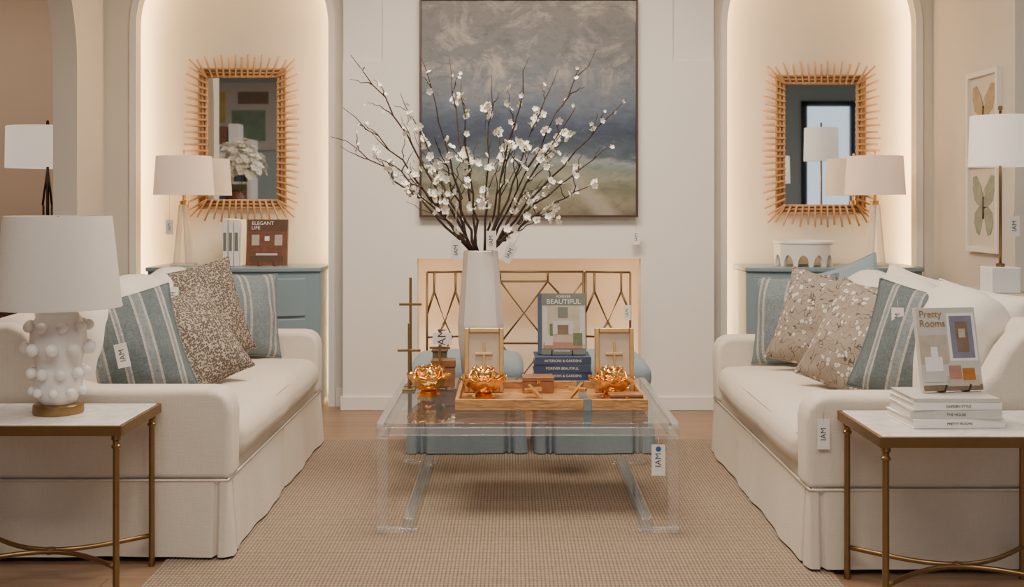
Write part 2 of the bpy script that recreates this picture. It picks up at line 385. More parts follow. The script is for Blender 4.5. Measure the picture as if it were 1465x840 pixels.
for i,(a,b) in enumerate(((-8,-1.9),(1.9,4.7),(6.4,7))): box('wall_front',(a,b),(-3.1,-3.0),(0,CH),m_bluewall)
for i,(a,b) in enumerate(((-1.9,1.9),(4.7,6.4))):
    box('wall_front',(a,b),(-3.1,-3.0),(0,.5),m_bluewall); box('wall_front',(a,b),(-3.1,-3.0),(3.0,CH),m_bluewall)
    P=[box('jamb',(a,a+.09),(-3.1,-2.95),(.5,3),m_black),box('jamb',(b-.09,b),(-3.1,-2.95),(.5,3),m_black),box('head',(a,b),(-3.1,-2.95),(2.92,3),m_black),box('sill',(a,b),(-3.1,-2.9),(.5,.57),m_black),box('mullion',((a+b)/2-.04,(a+b)/2+.04),(-3.08,-2.98),(.5,3),m_black)]
    group('window_%d'%(i+1),P,local=True)
box('wall_outer_right',(7,7.05),(-3,WF),(0,CH),m_bluewall)
rug=box('area_rug',(-1.30,1.165),(2.6,6.32),(.0,.012),m_rug,.004)

# ------------------------------------------------------------------ sofas and ottomans
def skirt(name,x0,x1,y0,y1,zt,zb,flare,mat,pleats,pd=.035,pw=.012):
    path=[]; sides=[((x0,y0),(x1,y0)),((x1,y0),(x1,y1)),((x1,y1),(x0,y1)),((x0,y1),(x0,y0))]
    nrm=[(0,-1),(1,0),(0,1),(-1,0)]
    for si,((ax_,ay),(bx_,by)) in enumerate(sides):
        L=math.hypot(bx_-ax_,by-ay); n=max(8,int(L/.006))
        for i in range(n):
            s=i/n*L; f=0
            for p in pleats[si]:
                d=abs(s-p*L)
                if d<pw: f=max(f,1-d/pw)
            path.append((ax_+(bx_-ax_)*i/n,ay+(by-ay)*i/n,nrm[si],f,s,si))
    rows=7; V=[];F=[]; n=len(path)
    for r in range(rows):
        t_=r/(rows-1); z=zt+(zb-zt)*t_
        for (x,y,nn,f,s,si) in path:
            off=flare*t_+.006*t_*math.sin(s*9+si*2)+.003*t_*math.sin(s*23+si) -pd*f*(.5+.5*t_)
            V.append((x+nn[0]*off,y+nn[1]*off,z))
    for r in range(rows-1):
        for i in range(n):
            j=(i+1)%n; F.append((r*n+i,r*n+j,(r+1)*n+j,(r+1)*n+i))
    o=mesh_obj(name,V,F,mat,smooth=True); return o
def sofa(s,xf,y0,y1):
    X=lambda a,b:(min(s*a,s*b),max(s*a,s*b))
    xb=xf+.96; aw=.15; P=[]
    x0,x1=X(xf+.01,xb-.01)
    P.append(box('base',X(xf+.05,xb-.05),(y0+.05,y1-.05),(.08,.30),m_sofa)); P.append(box('base_rail',X(xf+.02,xb-.03),(y0+.01,y1-.01),(.30,.36),m_sofa))
    P.append(skirt('skirt',x0,x1,y0-.005,y1+.005,.305,.022,.016,m_sofa,
        [[.045,.955],[.035,.5,.965],[.045,.955],[.035,.5,.965]]))
    P.append(tubes('welt',[([(x0,y0-.007,.305),(x1,y0-.007,.305),(x1+.002,y1+.007,.305),(x0-.002,y1+.007,.305),(x0-.002,y0-.007,.305)],.0045,.0045)],m_sofa,8))
    prof=[(xf,.30),(xf-.004,.55),(xf+.004,.595),(xf+.022,.625),(xf+.05,.642),(xf+.09,.648),(xf+.54,.648),(xf+.62,.668),(xf+.68,.72),(xf+.73,.81),(xf+.78,.87),(xf+.84,.895),(xf+.93,.89),(xb,.84),(xb,.30)]
    for ya,yb in((y0,y0+aw),(y1-aw,y1)):
        P.append(prism('arm',[(s*a,b) for a,b in prof],'y',ya,yb,m_sofa,.036,seg=5))
    P.append(softbox('back',X(xf+.78,xb),(y0+.02,y1-.02),(.30,.905),.07,m_sofa,(0,0,.015),.003))
    P.append(softbox('seat_cushion',X(xf-.005,xf+.72),(y0+aw-.004,y1-aw+.004),(.345,.495),.062,m_sofa,(.022,0,.048),.007,24))
    P.append(tubes('cushion_welt',[([(fx_,yy,zz) for fx_,yy,zz in ((s*(xf+.3),y0+aw+.004,.500),(s*(xf+.03),y0+aw+.008,.470),(s*(xf+.012),y0+aw+.04,.474),(s*(xf+.002),(y0+y1)/2,.488),(s*(xf+.012),y1-aw-.04,.474),(s*(xf+.03),y1-aw-.008,.470))],.004,.004)],m_sofa,6))
    n=3; L=(y1-y0-2*aw)
    for i in range(n):
        a=y0+aw+L*i/n+.004; b=y0+aw+L*(i+1)/n-.004
        o=softbox('back_cushion',X(-.10,.10),(-(b-a)/2,(b-a)/2),(-.235,.235),.095,m_cush,(.06,.0,.05),.018,12)
        o.location=(s*(xf+.70),(a+b)/2,.735); o.rotation_euler=(0,s*math.radians(11),0); P.append(o)
    return group('sofa',P)
sofa(-1,1.06,4.21,6.25)
sofa(1,1.075,4.07,6.00)
def ottoman(x0,x1,y0,y1):
    P=[box('core',(x0+.07,x1-.07),(y0+.07,y1-.07),(.05,.40),m_ott)]
    P.append(skirt('skirt',x0+.005,x1-.005,y0+.005,y1-.005,.36,.018,.022,m_ott,[[.09,.14,.86,.91]]*4,.05,.014))
    P.append(softbox('cushion_top',(x0,x1),(y0,y1),(.35,.48),.05,m_ott,(.005,.005,.045),.002))
    P.append(tubes('welt',[([(x0,y0,.36),(x1,y0,.36),(x1,y1,.36),(x0,y1,.36),(x0,y0,.36)],.006,.006)],m_ott,8))
    return group('ottoman',P)
ottoman(-.556,.060,5.95,6.52); ottoman(.130,.745,5.95,6.52)

# ------------------------------------------------------------------ pillows
def pillow(name,w,h,t,mat,loc,rz,lean,roll=0,seed=0):
    n=26; V=[];F=[]
    for sgn in(-1,1):
        for i in range(n+1):
            for j in range(n+1):
                u=-1+2*i/n; v_=-1+2*j/n
                u=math.sin(u*pi/2)*.35+u*.65; v_=math.sin(v_*pi/2)*.35+v_*.65
                th=(max(0,1-abs(u)**2.2)**.55)*(max(0,1-abs(v_)**2.2)**.55)
                x=u*(1-.075*(1-v_*v_))*w/2; z=v_*(1-.075*(1-u*u))*h/2
                q=Vector((x*6+seed,z*6,seed*3.1)); wr=noise.noise(q)*.018+noise.noise(q*3)*.008
                V.append((x,sgn*(th*t/2)+wr*(1-max(abs(u),abs(v_))**6),z))
    m_=(n+1)**2
    for k in(0,1):
        for i in range(n):
            for j in range(n):
                a=k*m_+i*(n+1)+j; F.append((a,a+n+1,a+n+2,a+1))
    for s_ in(-1,1):
        U=[-1+2*i/20 for i in range(21)]
        addtube(V,F,[(u*w/2,0,s_*(1-.075*(1-u*u))*h/2) for u in U],.0042,.0042,6)
        addtube(V,F,[(s_*(1-.075*(1-u*u))*w/2,0,u*h/2) for u in U],.0042,.0042,6)
    o=mesh_obj(name,V,F,mat,smooth=True,merge=True)
    R=Matrix.Rotation(math.radians(rz),4,'Z')@Matrix.Rotation(math.radians(-lean),4,'X')@Matrix.Rotation(math.radians(roll),4,'Y')
    o.matrix_world=Matrix.Translation(loc)@R
    return o
pillow('throw_pillow',.46,.46,.17,m_str2,(-1.44,5.93,.755),42,14,5,1)
pillow('throw_pillow',.50,.50,.20,m_speck,(-1.60,5.68,.785),36,16,-11,2)
pillow('throw_pillow',.46,.46,.19,m_speck,(-1.44,4.98,.725),44,28,-20,3)
pillow('throw_pillow',.53,.48,.22,m_str,(-1.61,4.57,.745),18,28,-14,4)
pillow('throw_pillow',.46,.46,.17,m_str2,(1.435,5.68,.755),-42,14,-5,5)
pillow('throw_pillow',.44,.44,.15,m_bluep,(1.72,5.74,.82),-50,10,-20,6)
pillow('throw_pillow',.47,.47,.19,m_floral,(1.50,5.36,.77),-32,18,12,7)
pillow('throw_pillow',.48,.48,.19,m_floral,(1.50,4.80,.745),-50,24,16,8)
pillow('throw_pillow',.53,.49,.21,m_str,(1.70,4.57,.755),-26,24,13,9)
pillow('throw_pillow',.44,.44,.19,m_cush,(1.80,5.10,.82),-66,16,10,10)
pillow('throw_pillow',.46,.44,.20,m_cush,(1.82,4.46,.80),-62,18,6,12)

# ------------------------------------------------------------------ coffee table
cx0,cx1,cy0,cy1=-.552,.680,4.52,5.72; P=[]
P.append(box('glass_top',(cx0+.035,cx1-.035),(cy0+.01,cy1-.01),(.442,.456),m_glass,.002))
for sx,a in((1,cx0),(-1,cx1)):
    b=a+sx*.05; X=(min(a,b),max(a,b))
    P.append(box('side_rail',X,(cy0,cy1),(.40,.441),m_acr,.008))
    q=a+sx*.034; P.append(box('edge_cap',(min(a,q),max(a,q)),(cy0,cy1),(.4415,.456),m_acr,.004))
    for yy in((cy0,cy0+.03),(cy1-.03,cy1)):
        c=a+sx*.052; P.append(box('leg',(min(a,c),max(a,c)),yy,(.032,.3995),m_acr,.004))
        c=a+sx*.17; P.append(box('foot',(min(a,c),max(a,c)),(yy[0],yy[1]),(.0125,.0315),m_acr,.004))
    c0=a+sx*.105; c1=a+sx*.155
    P.append(box('floor_runner',(min(c0,c1),max(c0,c1)),(cy0+.03,cy1-.03),(.0125,.065),m_acr,.008))
for yy in((cy0,cy0+.02),(cy1-.02,cy1)):
    P.append(box('cross_rail',(cx0+.05,cx1-.05),yy,(.405,.441),m_acr,.004))
group('coffee_table',P)
TT=.456
# ------------------------------------------------------------------ vase + branches
vx,vy=-.153,5.48
prof=[(0,0),(.075,0),(.088,.02),(.110,.22),(.112,.30),(.084,.655),(.076,.66),(.070,.655),(.095,.30),(.07,.03),(0,.03)]
lathe('faceted_vase',prof,m_vase,(vx,vy,TT+.001),8,False)
ends=[(-.765,5.3,2.05),(-.843,5.55,1.824),(-.868,5.35,1.666),(-.644,5.2,1.56),(-.56,5.6,1.90),(-.445,5.4,2.07),(-.318,5.65,2.10),(-.24,5.3,1.93),(-.10,5.5,1.98),(.084,5.35,2.05),(.232,5.6,2.02),(.41,5.45,2.10),(.541,5.3,1.84),(.507,5.6,1.642),(.387,5.25,1.44),(.20,5.15,1.33),(-.50,5.22,1.42),(.30,5.3,1.80),(.02,5.2,1.72),(-.36,5.15,1.66)]
BV=[];BF_=[]; tips=[]
rnd=random.Random(23)
def branch(p0,p1,r0,r1,sag,n=9,k=.012):
    pts=[]; mid=(p0+p1)/2+Vector((0,0,sag))
    for i in range(n+1):
        t_=i/n; p=p0*(1-t_)**2+mid*2*t_*(1-t_)+p1*t_*t_
        if 0<i<n: p+=Vector((rnd.uniform(-k,k),rnd.uniform(-k,k),rnd.uniform(-k,k)))
        pts.append(p)
    addtube(BV,BF_,pts,r0,r1,6); return pts
vm=Vector((vx,vy,TT+.66))
for ei,e in enumerate(ends):
    e=Vector(e); d=(e-vm)
    rr=.042; a=math.atan2(d.y,d.x); rim=vm+Vector((math.cos(a)*rr*min(1,abs(d.x)*3+.3),math.sin(a)*rr,-.01))
    bot=Vector((vx-(rim.x-vx)*.6,vy-(rim.y-vy)*.6,TT+.12))
    addtube(BV,BF_,[bot,rim],.0075,.0075,6)
    ph=rnd.uniform(-.05,.05)
    pts=branch(rim,e,.0078,.0018,.08*min(1,abs(d.x)*2)+ph,11,.014)
    for i in range(3,10):
        if rnd.random()<.78:
            p=pts[i]; dd=(pts[i+1]-pts[i-1]).normalized()
            off=Vector((rnd.uniform(-1,1),rnd.uniform(-.8,.8),rnd.uniform(-.5,.8)))
            L=rnd.uniform(.10,.30)*(1.15-i/13)
            q=p+(dd*.75+off*.75).normalized()*L
            q.x=max(-.90,min(.58,q.x)); q.z=min(2.12,q.z)
            tp=branch(p,q,.0034,.0012,rnd.uniform(-.02,.03),6,.008)
            if rnd.random()<.40: tips.append((q,1))
            for w in tp[1:]:
                if rnd.random()<.19: tips.append((w,1))
    for w in pts[3:]:
        if rnd.random()<.34: tips.append((w,1))
br=mesh_obj('stems',BV,BF_,m_bark,smooth=True)
PV=[];PF=[];CV=[];CF=[];LV=[];LF=[]
def blossom(c,sz,nrm):
    z=nrm.normalized(); x=z.orthogonal().normalized(); y=z.cross(x); a0=rnd.uniform(0,6)
    for k in range(5):
        a=a0+k*2*pi/5; d=x*math.cos(a)+y*math.sin(a); s_=z.cross(d)
        b=len(PV)
        PV.extend([c,c+d*sz*.45+s_*sz*.40+z*sz*.12,c+d*sz*.9+s_*sz*.38+z*sz*.34,c+d*sz*1.08+z*sz*.36,c+d*sz*.9-s_*sz*.38+z*sz*.34,c+d*sz*.45-s_*sz*.40+z*sz*.12,c+d*sz*.6+z*sz*.1])
        PF.extend([(b,b+1,b+6),(b+1,b+2,b+6),(b+2,b+3,b+6),(b+3,b+4,b+6),(b+4,b+5,b+6),(b+5,b,b+6)])
    addtube(CV,CF,[c,c+z*sz*.3],sz*.12,sz*.10,5)
for p,_ in tips:
    rad=math.hypot(p.x-vx,(p.z-1.1)*.85); big=1.0 if rad<.72 else .6
    for k in range(rnd.choice((1,1,2,3)) if big==1 else 1):
        off=Vector((rnd.uniform(-1,1),rnd.uniform(-1,1),rnd.uniform(-1,1)))*.014
        blossom(p+off,rnd.uniform(.012,.024)*big,Vector((rnd.uniform(-1,1),rnd.uniform(-1.4,.4),rnd.uniform(-.5,1))))
    if rnd.random()<.28:
        d=Vector((rnd.uniform(-1,1),rnd.uniform(-1,1),rnd.uniform(-.2,1))).normalized(); s_=d.orthogonal().normalized(); b=len(LV)
        L=.026; LV.extend([p,p+d*L*.5+s_*L*.22,p+d*L,p+d*L*.5-s_*L*.22]); LF.append((b,b+1,b+2,b+3))
pe=mesh_obj('blossoms',PV,PF,m_petal,smooth=False); ce=mesh_obj('centres',CV,CF,m_ycent); le=mesh_obj('leaves',LV,LF,m_leaf)
group('blossom_branches',[br,pe,ce,le])

# ------------------------------------------------------------------ table-top things
P=[]
tx0,tx1,ty0,ty1=-.245,.585,4.80,5.31; z0=TT+.001
gap=.31
for (a,b,kk) in((tx0,gap-.002,0),(gap+.032,tx1,1)):
    P.append(box('tray_base',(a,b),(ty0,ty1),(z0,z0+.012),m_olive,.002))
    P.append(box('tray_front',(a,b),(ty0,ty0+.016),(z0+.012,z0+.048),m_olive,.003)); P.append(box('tray_back',(a,b),(ty1-.016,ty1),(z0+.012,z0+.048),m_olive,.003))
    x_=(a,a+.016) if kk==0 else (b-.016,b)
    P.append(box('tray_side',x_,(ty0+.016,ty1-.016),(z0+.012,z0+.048),m_olive,.003))
m_steel=M('grey_resin',(.22,.25,.26),.3,.3,var=.1)
P.append(box('resin_band',(gap-.002,gap+.032),(ty0,ty1),(z0,z0+.013),m_steel)); P.append(box('resin_band_front',(gap-.002,gap+.032),(ty0,ty0+.016),(z0+.013,z0+.048),m_steel)); P.append(box('resin_band_back',(gap-.002,gap+.032),(ty1-.016,ty1),(z0+.013,z0+.048),m_steel))
group('wooden_tray',P)
TZ=z0+.0125
m_linenbk=M('frame_linen',(.55,.46,.36),.9,var=.08,vs=80)
def cross_frame(x,y,z):
    w,h,b=.182,.295,.021; P=[]
    P.append(box('rail_l',(-w/2,-w/2+b),(-.012,.012),(0,h),m_goldf,.004)); P.append(box('rail_r',(w/2-b,w/2),(-.012,.012),(0,h),m_goldf,.004))
    P.append(box('rail_t',(-w/2+b,w/2-b),(-.012,.012),(h-b,h),m_goldf,.004)); P.append(box('rail_b',(-w/2+b,w/2-b),(-.012,.012),(0,b),m_goldf,.004))
    P.append(box('backing',(-w/2+b,w/2-b),(.0,.010),(b,h-b),m_linenbk))
    P.append(box('cross_upright',(-.005,.005),(-.008,0),(.10,.235),m_goldf,.001)); P.append(box('cross_bar',(-.04,.04),(-.0085,-.0005),(.170,.180),m_goldf,.001))
    P.append(box('easel_back',(-.02,.02),(.012,.018),(0,.2),m_goldf))
    return group('framed_cross',P,(x,y,z),(math.radians(-5),0,0))
cross_frame(-.130,5.19,TZ+.002); cross_frame(.476,5.19,TZ+.002)
def petal_obj(name,L,W,cup,ang,az,mat,z=0,r0=.012):
    n=8; V=[];F=[]
    for i in range(n+1):
        t_=i/n
        for j in range(n+1):
            s_=-1+2*j/n
            wid=W*math.sin(pi*min(.96,(t_*.80+.13)))**.6
            r=r0+L*t_*math.cos(ang*(.6+.4*t_)); zz=L*t_*math.sin(ang*(.6+.4*t_))+cup*(s_*s_)*wid*(1-.4*t_)+.004*math.sin(s_*7+t_*5+az*3)
            V.append((r-(s_*s_)*wid*.3,s_*wid,zz+z))
    for i in range(n):
        for j in range(n): a=i*(n+1)+j; F.append((a,a+1,a+n+2,a+n+1))
    R=Matrix.Rotation(az,4,'Z'); V=[R@Vector(v) for v in V]
    o=mesh_obj(name,V,F,mat,smooth=True); md=o.modifiers.new('s','SOLIDIFY'); md.thickness=.003; return o
def gold_flower(x,y,z,sc=1,rz=0):
    P=[lathe('base',[(0,0),(.038,0),(.043,.008),(.03,.018),(0,.02)],m_gold)]
    for k in range(5): P.append(petal_obj('outer_petal',.094,.058,.45,math.radians(40),k*2*pi/5,m_gold,.014))
    for k in range(4): P.append(petal_obj('inner_petal',.092,.052,.5,math.radians(72),k*2*pi/4+.6,m_gold,.016))
    P.append(lathe('cup',[(0,.02),(.02,.02),(.026,.055),(.024,.055),(.018,.025),(0,.024)],m_gold))
    return group('gold_flower_bowl',P,(x,y,z),(0,0,rz),scale=sc)
gold_flower(-.385,5.17,TT+.001,1.28,.3); gold_flower(-.128,5.03,TZ,1.28,1.1); gold_flower(.450,5.03,TZ,1.28,.7)
def book(w,h,t,mc):
    return [box('cover_bottom',(-w/2,w/2),(-h/2,h/2),(0,.003),mc),box('cover_top',(-w/2,w/2),(-h/2,h/2),(t-.003,t),mc),box('pages',(-w/2+.004,w/2-.004),(-h/2+.004,h/2-.004),(.003,t-.003),m_pages),box('spine',(-w/2,w/2),(-h/2-.002,-h/2+.003),(0,t),mc,.001)]
z=TT+.001; sx,sy=.245,5.51
for i,tt in enumerate((.036,.036,.036,.036)):
    w=.285-.004*i; P=book(w,.21,tt,m_navy)
    P.append(text('FOREVER BEAUTIFUL' if i%2==0 else 'INTERIORS & GARDENS',.017,m_paper,(0,-.1075,tt/2)))
    group('coffee_table_book',P,(sx,sy,z),(0,0,math.radians((-1,1,-1,1)[i]))); z+=tt+.0005
m_cov1=M('cover_sage',(.17,.18,.155),.5,var=.15); m_covw=M('cover_cream',(.48,.41,.32),.5,var=.3,vs=30); m_covb=M('cover_taupe',(.20,.135,.09),.5,var=.4,vs=25); m_covg=M('cover_green',(.13,.17,.09),.5,var=.6,vs=60)
m_covr=M('cover_rust',(.17,.065,.035),.5,var=.6,vs=30); m_covl=M('cover_pale',(.56,.53,.49),.5,var=.12,vs=20); m_cov2=M('cover_rose',(.42,.20,.15),.5,var=.3,vs=30)
P=[box('cover',(-.118,.118),(0,.028),(0,.30),m_navy,.002),box('jacket',(-.100,.118),(-.0015,0),(0,.30),m_cov1),
 box('photo_wall',(-.097,.115),(-.0025,-.0015),(.03,.24),m_covw),box('photo_mantel',(-.045,.055),(-.0035,-.0025),(.10,.165),m_covl),box('photo_fire',(-.022,.032),(-.0045,-.0035),(.10,.145),m_covb),
 box('photo_mirror',(-.02,.03),(-.0035,-.0025),(.180,.232),m_cov1),box('photo_drape_l',(-.095,-.07),(-.0035,-.0025),(.05,.235),m_covl),box('photo_drape_r',(.088,.112),(-.0035,-.0025),(.05,.235),m_covl),
 box('photo_chair_l',(-.085,-.045),(-.0045,-.0035),(.045,.10),m_covl),box('photo_chair_r',(.055,.10),(-.0045,-.0035),(.045,.105),m_covg),box('photo_plant',(-.06,-.045),(-.0050,-.0045),(.09,.15),m_covg),box('photo_rug',(-.09,.10),(-.0035,-.0025),(.032,.06),m_cov2),
 text('FOREVER',.018,m_paper,(.008,-.003,.283)),text('BEAUTIFUL',.034,m_paper,(.009,-.003,.258)),text('MORE ROOMS',.012,m_paper,(0,-.005,.018))]
P+= [tubes('easel',[([(-.05,-.03,.02),(-.05,-.02,-.0),(-.05,.05,.0)],.003,.003),([(.05,-.03,.02),(.05,-.02,0),(.05,.05,0)],.003,.003),([(-.05,.05,0),(0,.045,.18),(.05,.05,0)],.003,.003)],m_black)]
group('standing_book',P,(sx,sy-.04,z+.003),(math.radians(-9),0,0))
def cross(x,y,z,h,w,th,bar,mat,rot=(0,0,0),base=True,nm='brass_cross'):
    P=[box('upright',(-th,th),(-th,th),(0 if not base else .01,h),mat,th*.4),box('bar',(-w,w),(-th*1.05,th*1.05),(bar-th,bar+th),mat,th*.4)]
    if base: P.append(box('foot',(-.03,.03),(-.03,.03),(0,.01),mat,.002))
    return group(nm,P,(x,y,z),rot)
cross(-.492,5.42,TT+.001,.53,.055,.0065,.40,m_brass); cross(-.345,5.34,TT+.001,.29,.05,.006,.20,m_brass)
cross(-.490,5.32,TT+.001,.32,.055,.006,.19,m_brass)
cross(.13,4.98,TZ+.0085,.12,.045,.008,.08,m_goldf,(math.radians(-70),0,.5),False,'gold_cross'); cross(.25,4.95,TZ+.0085,.13,.045,.008,.085,m_goldf,(math.radians(-65),0,-.6),False,'gold_cross'); cross(.20,4.86,TZ+.009,.10,.04,.008,.07,m_goldf,(math.radians(-90),0,1.3),False,'gold_cross')
m_burl=M('burl_wood',(.30,.13,.055),.35,var=.5,vs=30)
for (x,y,w,d,h,zz) in((.12,5.21,.14,.10,.075,TZ),(.495,4.875,.14,.07,.05,TZ),(-.335,5.46,.115,.08,.13,TT+.001)):
    P=[box('box_body',(-w/2,w/2),(-d/2,d/2),(0,h*.7),m_burl,.004),box('box_lid',(-w/2-.003,w/2+.003),(-d/2-.003,d/2+.003),(h*.72,h),m_burl,.004),box('clasp',(-.008,.008),(-d/2-.006,-d/2-.002),(h*.6,h*.8),m_gold)]
    group('burl_box',P,(x,y,zz),(0,0,.05))
P=[box('glass_case',(-.035,.035),(-.03,.03),(.008,.15),m_covg,.003),box('case_base',(-.04,.04),(-.035,.035),(0,.008),m_darkbrown),box('case_top',(-.04,.04),(-.035,.035),(.15,.158),m_darkbrown,.002)]
group('small_tea_tin',P,(-.36,5.58,TT+.0015))

# ------------------------------------------------------------------ side tables
def side_table(x0,x1,y0,y1):
    P=[softbox('marble_top',(x0+.014,x1-.014),(y0+.014,y1-.014),(.578,.602),.004,m_marble)]
    for a in(((x0,x1),(y0,y0+.014)),((x0,x1),(y1-.014,y1)),((x0,x0+.014),(y0+.014,y1-.014)),((x1-.014,x1),(y0+.014,y1-.014))): P.append(box('brass_apron',a[0],a[1],(.566,.600),m_brass,.002))
    i=.028; L=[(x0+i,y0+i),(x1-i,y0+i),(x1-i,y1-i),(x0+i,y1-i)]
    for (x,y) in L:
        P.append(lathe('leg',[(0,0),(.011,0),(.013,.01),(.011,.02),(.0105,.52),(.015,.522),(.016,.530),(.011,.535),(.011,.545),(.016,.55),(.015,.566),(0,.566)],m_brass,(x,y,0.0),16))
    cx=(x0+x1)/2; cy=(y0+y1)/2; zs=.115
    def arc(ya,sg):
        return [(x0+i+(x1-x0-2*i)*k/16, ya+sg*((abs(cy-ya)-.012)*math.sin(pi*k/16)),zs) for k in range(17)]
    P.append(tubes('stretcher',[(arc(y0+i,1),.0085,.0085),(arc(y1-i,-1),.0085,.0085)],m_brass,10))
    P.append(lathe('stretcher_boss',[(0,-.012),(.016,-.01),(.02,0),(.016,.01),(0,.012)],m_brass,(cx,cy,zs),16))
    return group('side_table',P)
side_table(-1.965,-1.31,3.75,4.18); side_table(1.175,1.86,3.57,4.04)
P=[lathe('brass_base',[(0,0),(.085,0),(.087,.006),(.085,.03),(.078,.036),(0,.036)],m_brass)]
P.append(lathe('body',[(0,.034),(.058,.035),(.066,.05),(.078,.08),(.082,.115),(.078,.145),(.074,.165),(.082,.19),(.092,.225),(.097,.255),(.094,.29),(.084,.325),(.070,.35),(.064,.362),(.068,.378),(.072,.41),(0,.412)],m_white))
for zz,rr,n,kr,ph in((.080,.086,9,.0165,0),(.146,.091,9,.020,.28),(.232,.108,9,.023,0),(.310,.100,9,.020,.33)):
    for k in range(n):
        a=ph+2*pi*k/n; o=lathe('bobble',[(kr*math.sin(pi*i/10),-kr*math.cos(pi*i/10)) for i in range(11)],m_white,(rr*math.cos(a),rr*math.sin(a),zz),16); P.append(o)
def shade(rt,rb,z0,z1,mat,rim=None):
    t_=.003
    return lathe('shade',[(rb,z0),(rt,z1),(rt-t_,z1),(rb-t_,z0),(rb,z0)],mat,seg=64)
P.append(shade(.182,.216,.375,.700,m_shadew))
P.append(tubes('spider',[([(-.182,0,.69),(.182,0,.69)],.002,.002),([(0,-.182,.69),(0,.182,.69)],.002,.002),([(0,0,.40),(0,0,.70)],.005,.005)],m_brass))
P.append(lathe('rim_tape',[(.2168,.375),(.2163,.382),(.2150,.382),(.2150,.375)],m_shadew,seg=64))
group('table_lamp',P,(-1.615,3.98,.603))
z=.603
for i,(w,d,tt,mc) in enumerate(((.31,.24,.03,m_paper),(.30,.235,.028,m_covl),(.295,.23,.024,m_paper),(.285,.225,.014,m_covl))):
    P=book(w,d,tt,mc)
    if i<3: P.append(text(('PRETTY ROOMS','THE HOUSE','GARDEN STYLE')[i],.012,m_ink,(0,-d/2-.003,tt/2)))
    group('coffee_table_book',P,(1.475,3.82,z),(0,0,math.radians((3,-2,2,0)[i]))); z+=tt+.0006
m_door=M('cover_door',(.20,.20,.27),.5,var=.3,vs=20)
P=[box('cover',(-.112,.112),(0,.02),(0,.285),m_covl,.002),box('photo_room',(-.110,.110),(-.0012,0),(.0,.205),m_covl),
 box('photo_wallpaper',(-.110,-.005),(-.0018,-.0012),(.09,.19),m_covw),
 box('photo_doorcase',(.0,.104),(-.0022,-.0012),(.10,.265),m_paper),box('photo_door',(.010,.094),(-.0030,-.0022),(.11,.255),m_door),box('photo_door_inner',(.03,.075),(-.0036,-.0030),(.13,.235),m_covb),box('photo_door_pic',(.04,.065),(-.0042,-.0036),(.18,.21),m_covw),
 box('photo_lamp',(-.07,-.045),(-.003,-.0022),(.115,.15),m_paper),
 box('photo_chair_back',(-.095,-.03),(-.0028,-.0012),(.065,.115),m_paper,.001),box('photo_chair_seat',(-.10,-.02),(-.0034,-.0012),(.03,.068),m_covl,.001),box('photo_table',(-.02,.10),(-.0025,-.0012),(.015,.05),m_covw),box('photo_vase',(.04,.085),(-.0035,-.0025),(.035,.075),M('cover_amber',(.42,.16,.03),.4,var=.5,vs=60)),box('photo_flowers',(-.01,.035),(-.0035,-.0025),(.04,.085),m_cov2),box('photo_floor',(-.110,.110),(-.002,-.0012),(0,.02),m_covb),
 text('Pretty',.034,m_goldf,(-.058,-.002,.262)),text('Rooms',.034,m_goldf,(-.054,-.0025,.230))]
P+=[tubes('easel',[([(-.045,-.035,.018),(-.045,-.02,-.002),(-.045,.06,-.002)],.0032,.0032),([(.045,-.035,.018),(.045,-.02,-.002),(.045,.06,-.002)],.0032,.0032),([(-.045,.06,-.002),(0,.05,.16),(.045,.06,-.002)],.003,.003)],m_black)]
group('standing_book',P,(1.510,3.82,z+.006),(math.radians(-12),0,math.radians(10)))

# ------------------------------------------------------------------ dressers
def dresser(x0,x1):
    yb,yf=7.60,7.17; P=[]
    def outline(a,b,yedge,bow,n=20):
        pts=[(a,yb)]
        for i in range(n+1):
            u=-1+2*i/n; pts.append((a+(b-a)*i/n, yedge-bow*(1-u*u)))
        pts.append((b,yb)); return pts
    P.append(prism('body',outline(x0+.01,x1-.01,yf+.035,.06),'z',.06,.905,m_dress,.006))
    P.append(prism('top',outline(x0,x1,yf+.02,.065),'z',.905,.935,m_dress,.008))
    P.append(prism('plinth',outline(x0+.03,x1-.03,yf+.07,.05),'z',0,.06,m_dress,.004))
    for z0_,z1_ in((.09,.345),(.36,.605),(.62,.865)):
        P.append(prism('drawer',outline(x0+.10,x1-.10,yf+.005,.06)[1:-1]+[(x1-.10,yf+.06),(x0+.10,yf+.06)],'z',z0_,z1_,m_dress,.008))
    return group('dresser',P)
dresser(-2.36,-1.226); dresser(1.50,2.655)
DZ=.936
def crystal_lamp(x,y):
    P=[box('base',(-.075,.075),(-.06,.06),(0,.018),m_cry,.003)]
    for s_ in(-1,1):
        V=[]
        for z_,hw,cx_ in((.018,.026,s_*.040),(.40,.018,s_*.012)):
            V+=[(cx_-hw,-hw,z_),(cx_+hw*.9,-hw,z_),(cx_+hw*.9,hw,z_),(cx_-hw,hw,z_)]
        P.append(bev(mesh_obj('blade',V,[(0,1,2,3),(7,6,5,4),(0,4,5,1),(1,5,6,2),(2,6,7,3),(3,7,4,0)],m_cry),.002))
    P.append(lathe('collar',[(0,.40),(.03,.40),(.03,.425),(.012,.43),(.012,.47),(0,.47)],m_goldf))
    P.append(shade(.178,.195,.465,.72,m_shadep)); P.append(tubes('harp',[([(0,0,.47),(0,0,.745)],.004,.004),([(-.178,0,.71),(.178,0,.71)],.002,.002)],m_goldf))
    P.append(lathe('finial',[(0,.74),(.008,.745),(.008,.755),(0,.762)],m_goldf))
    return group('table_lamp',P,(x,y,DZ))
crystal_lamp(-2.16,7.36); crystal_lamp(2.39,7.36)
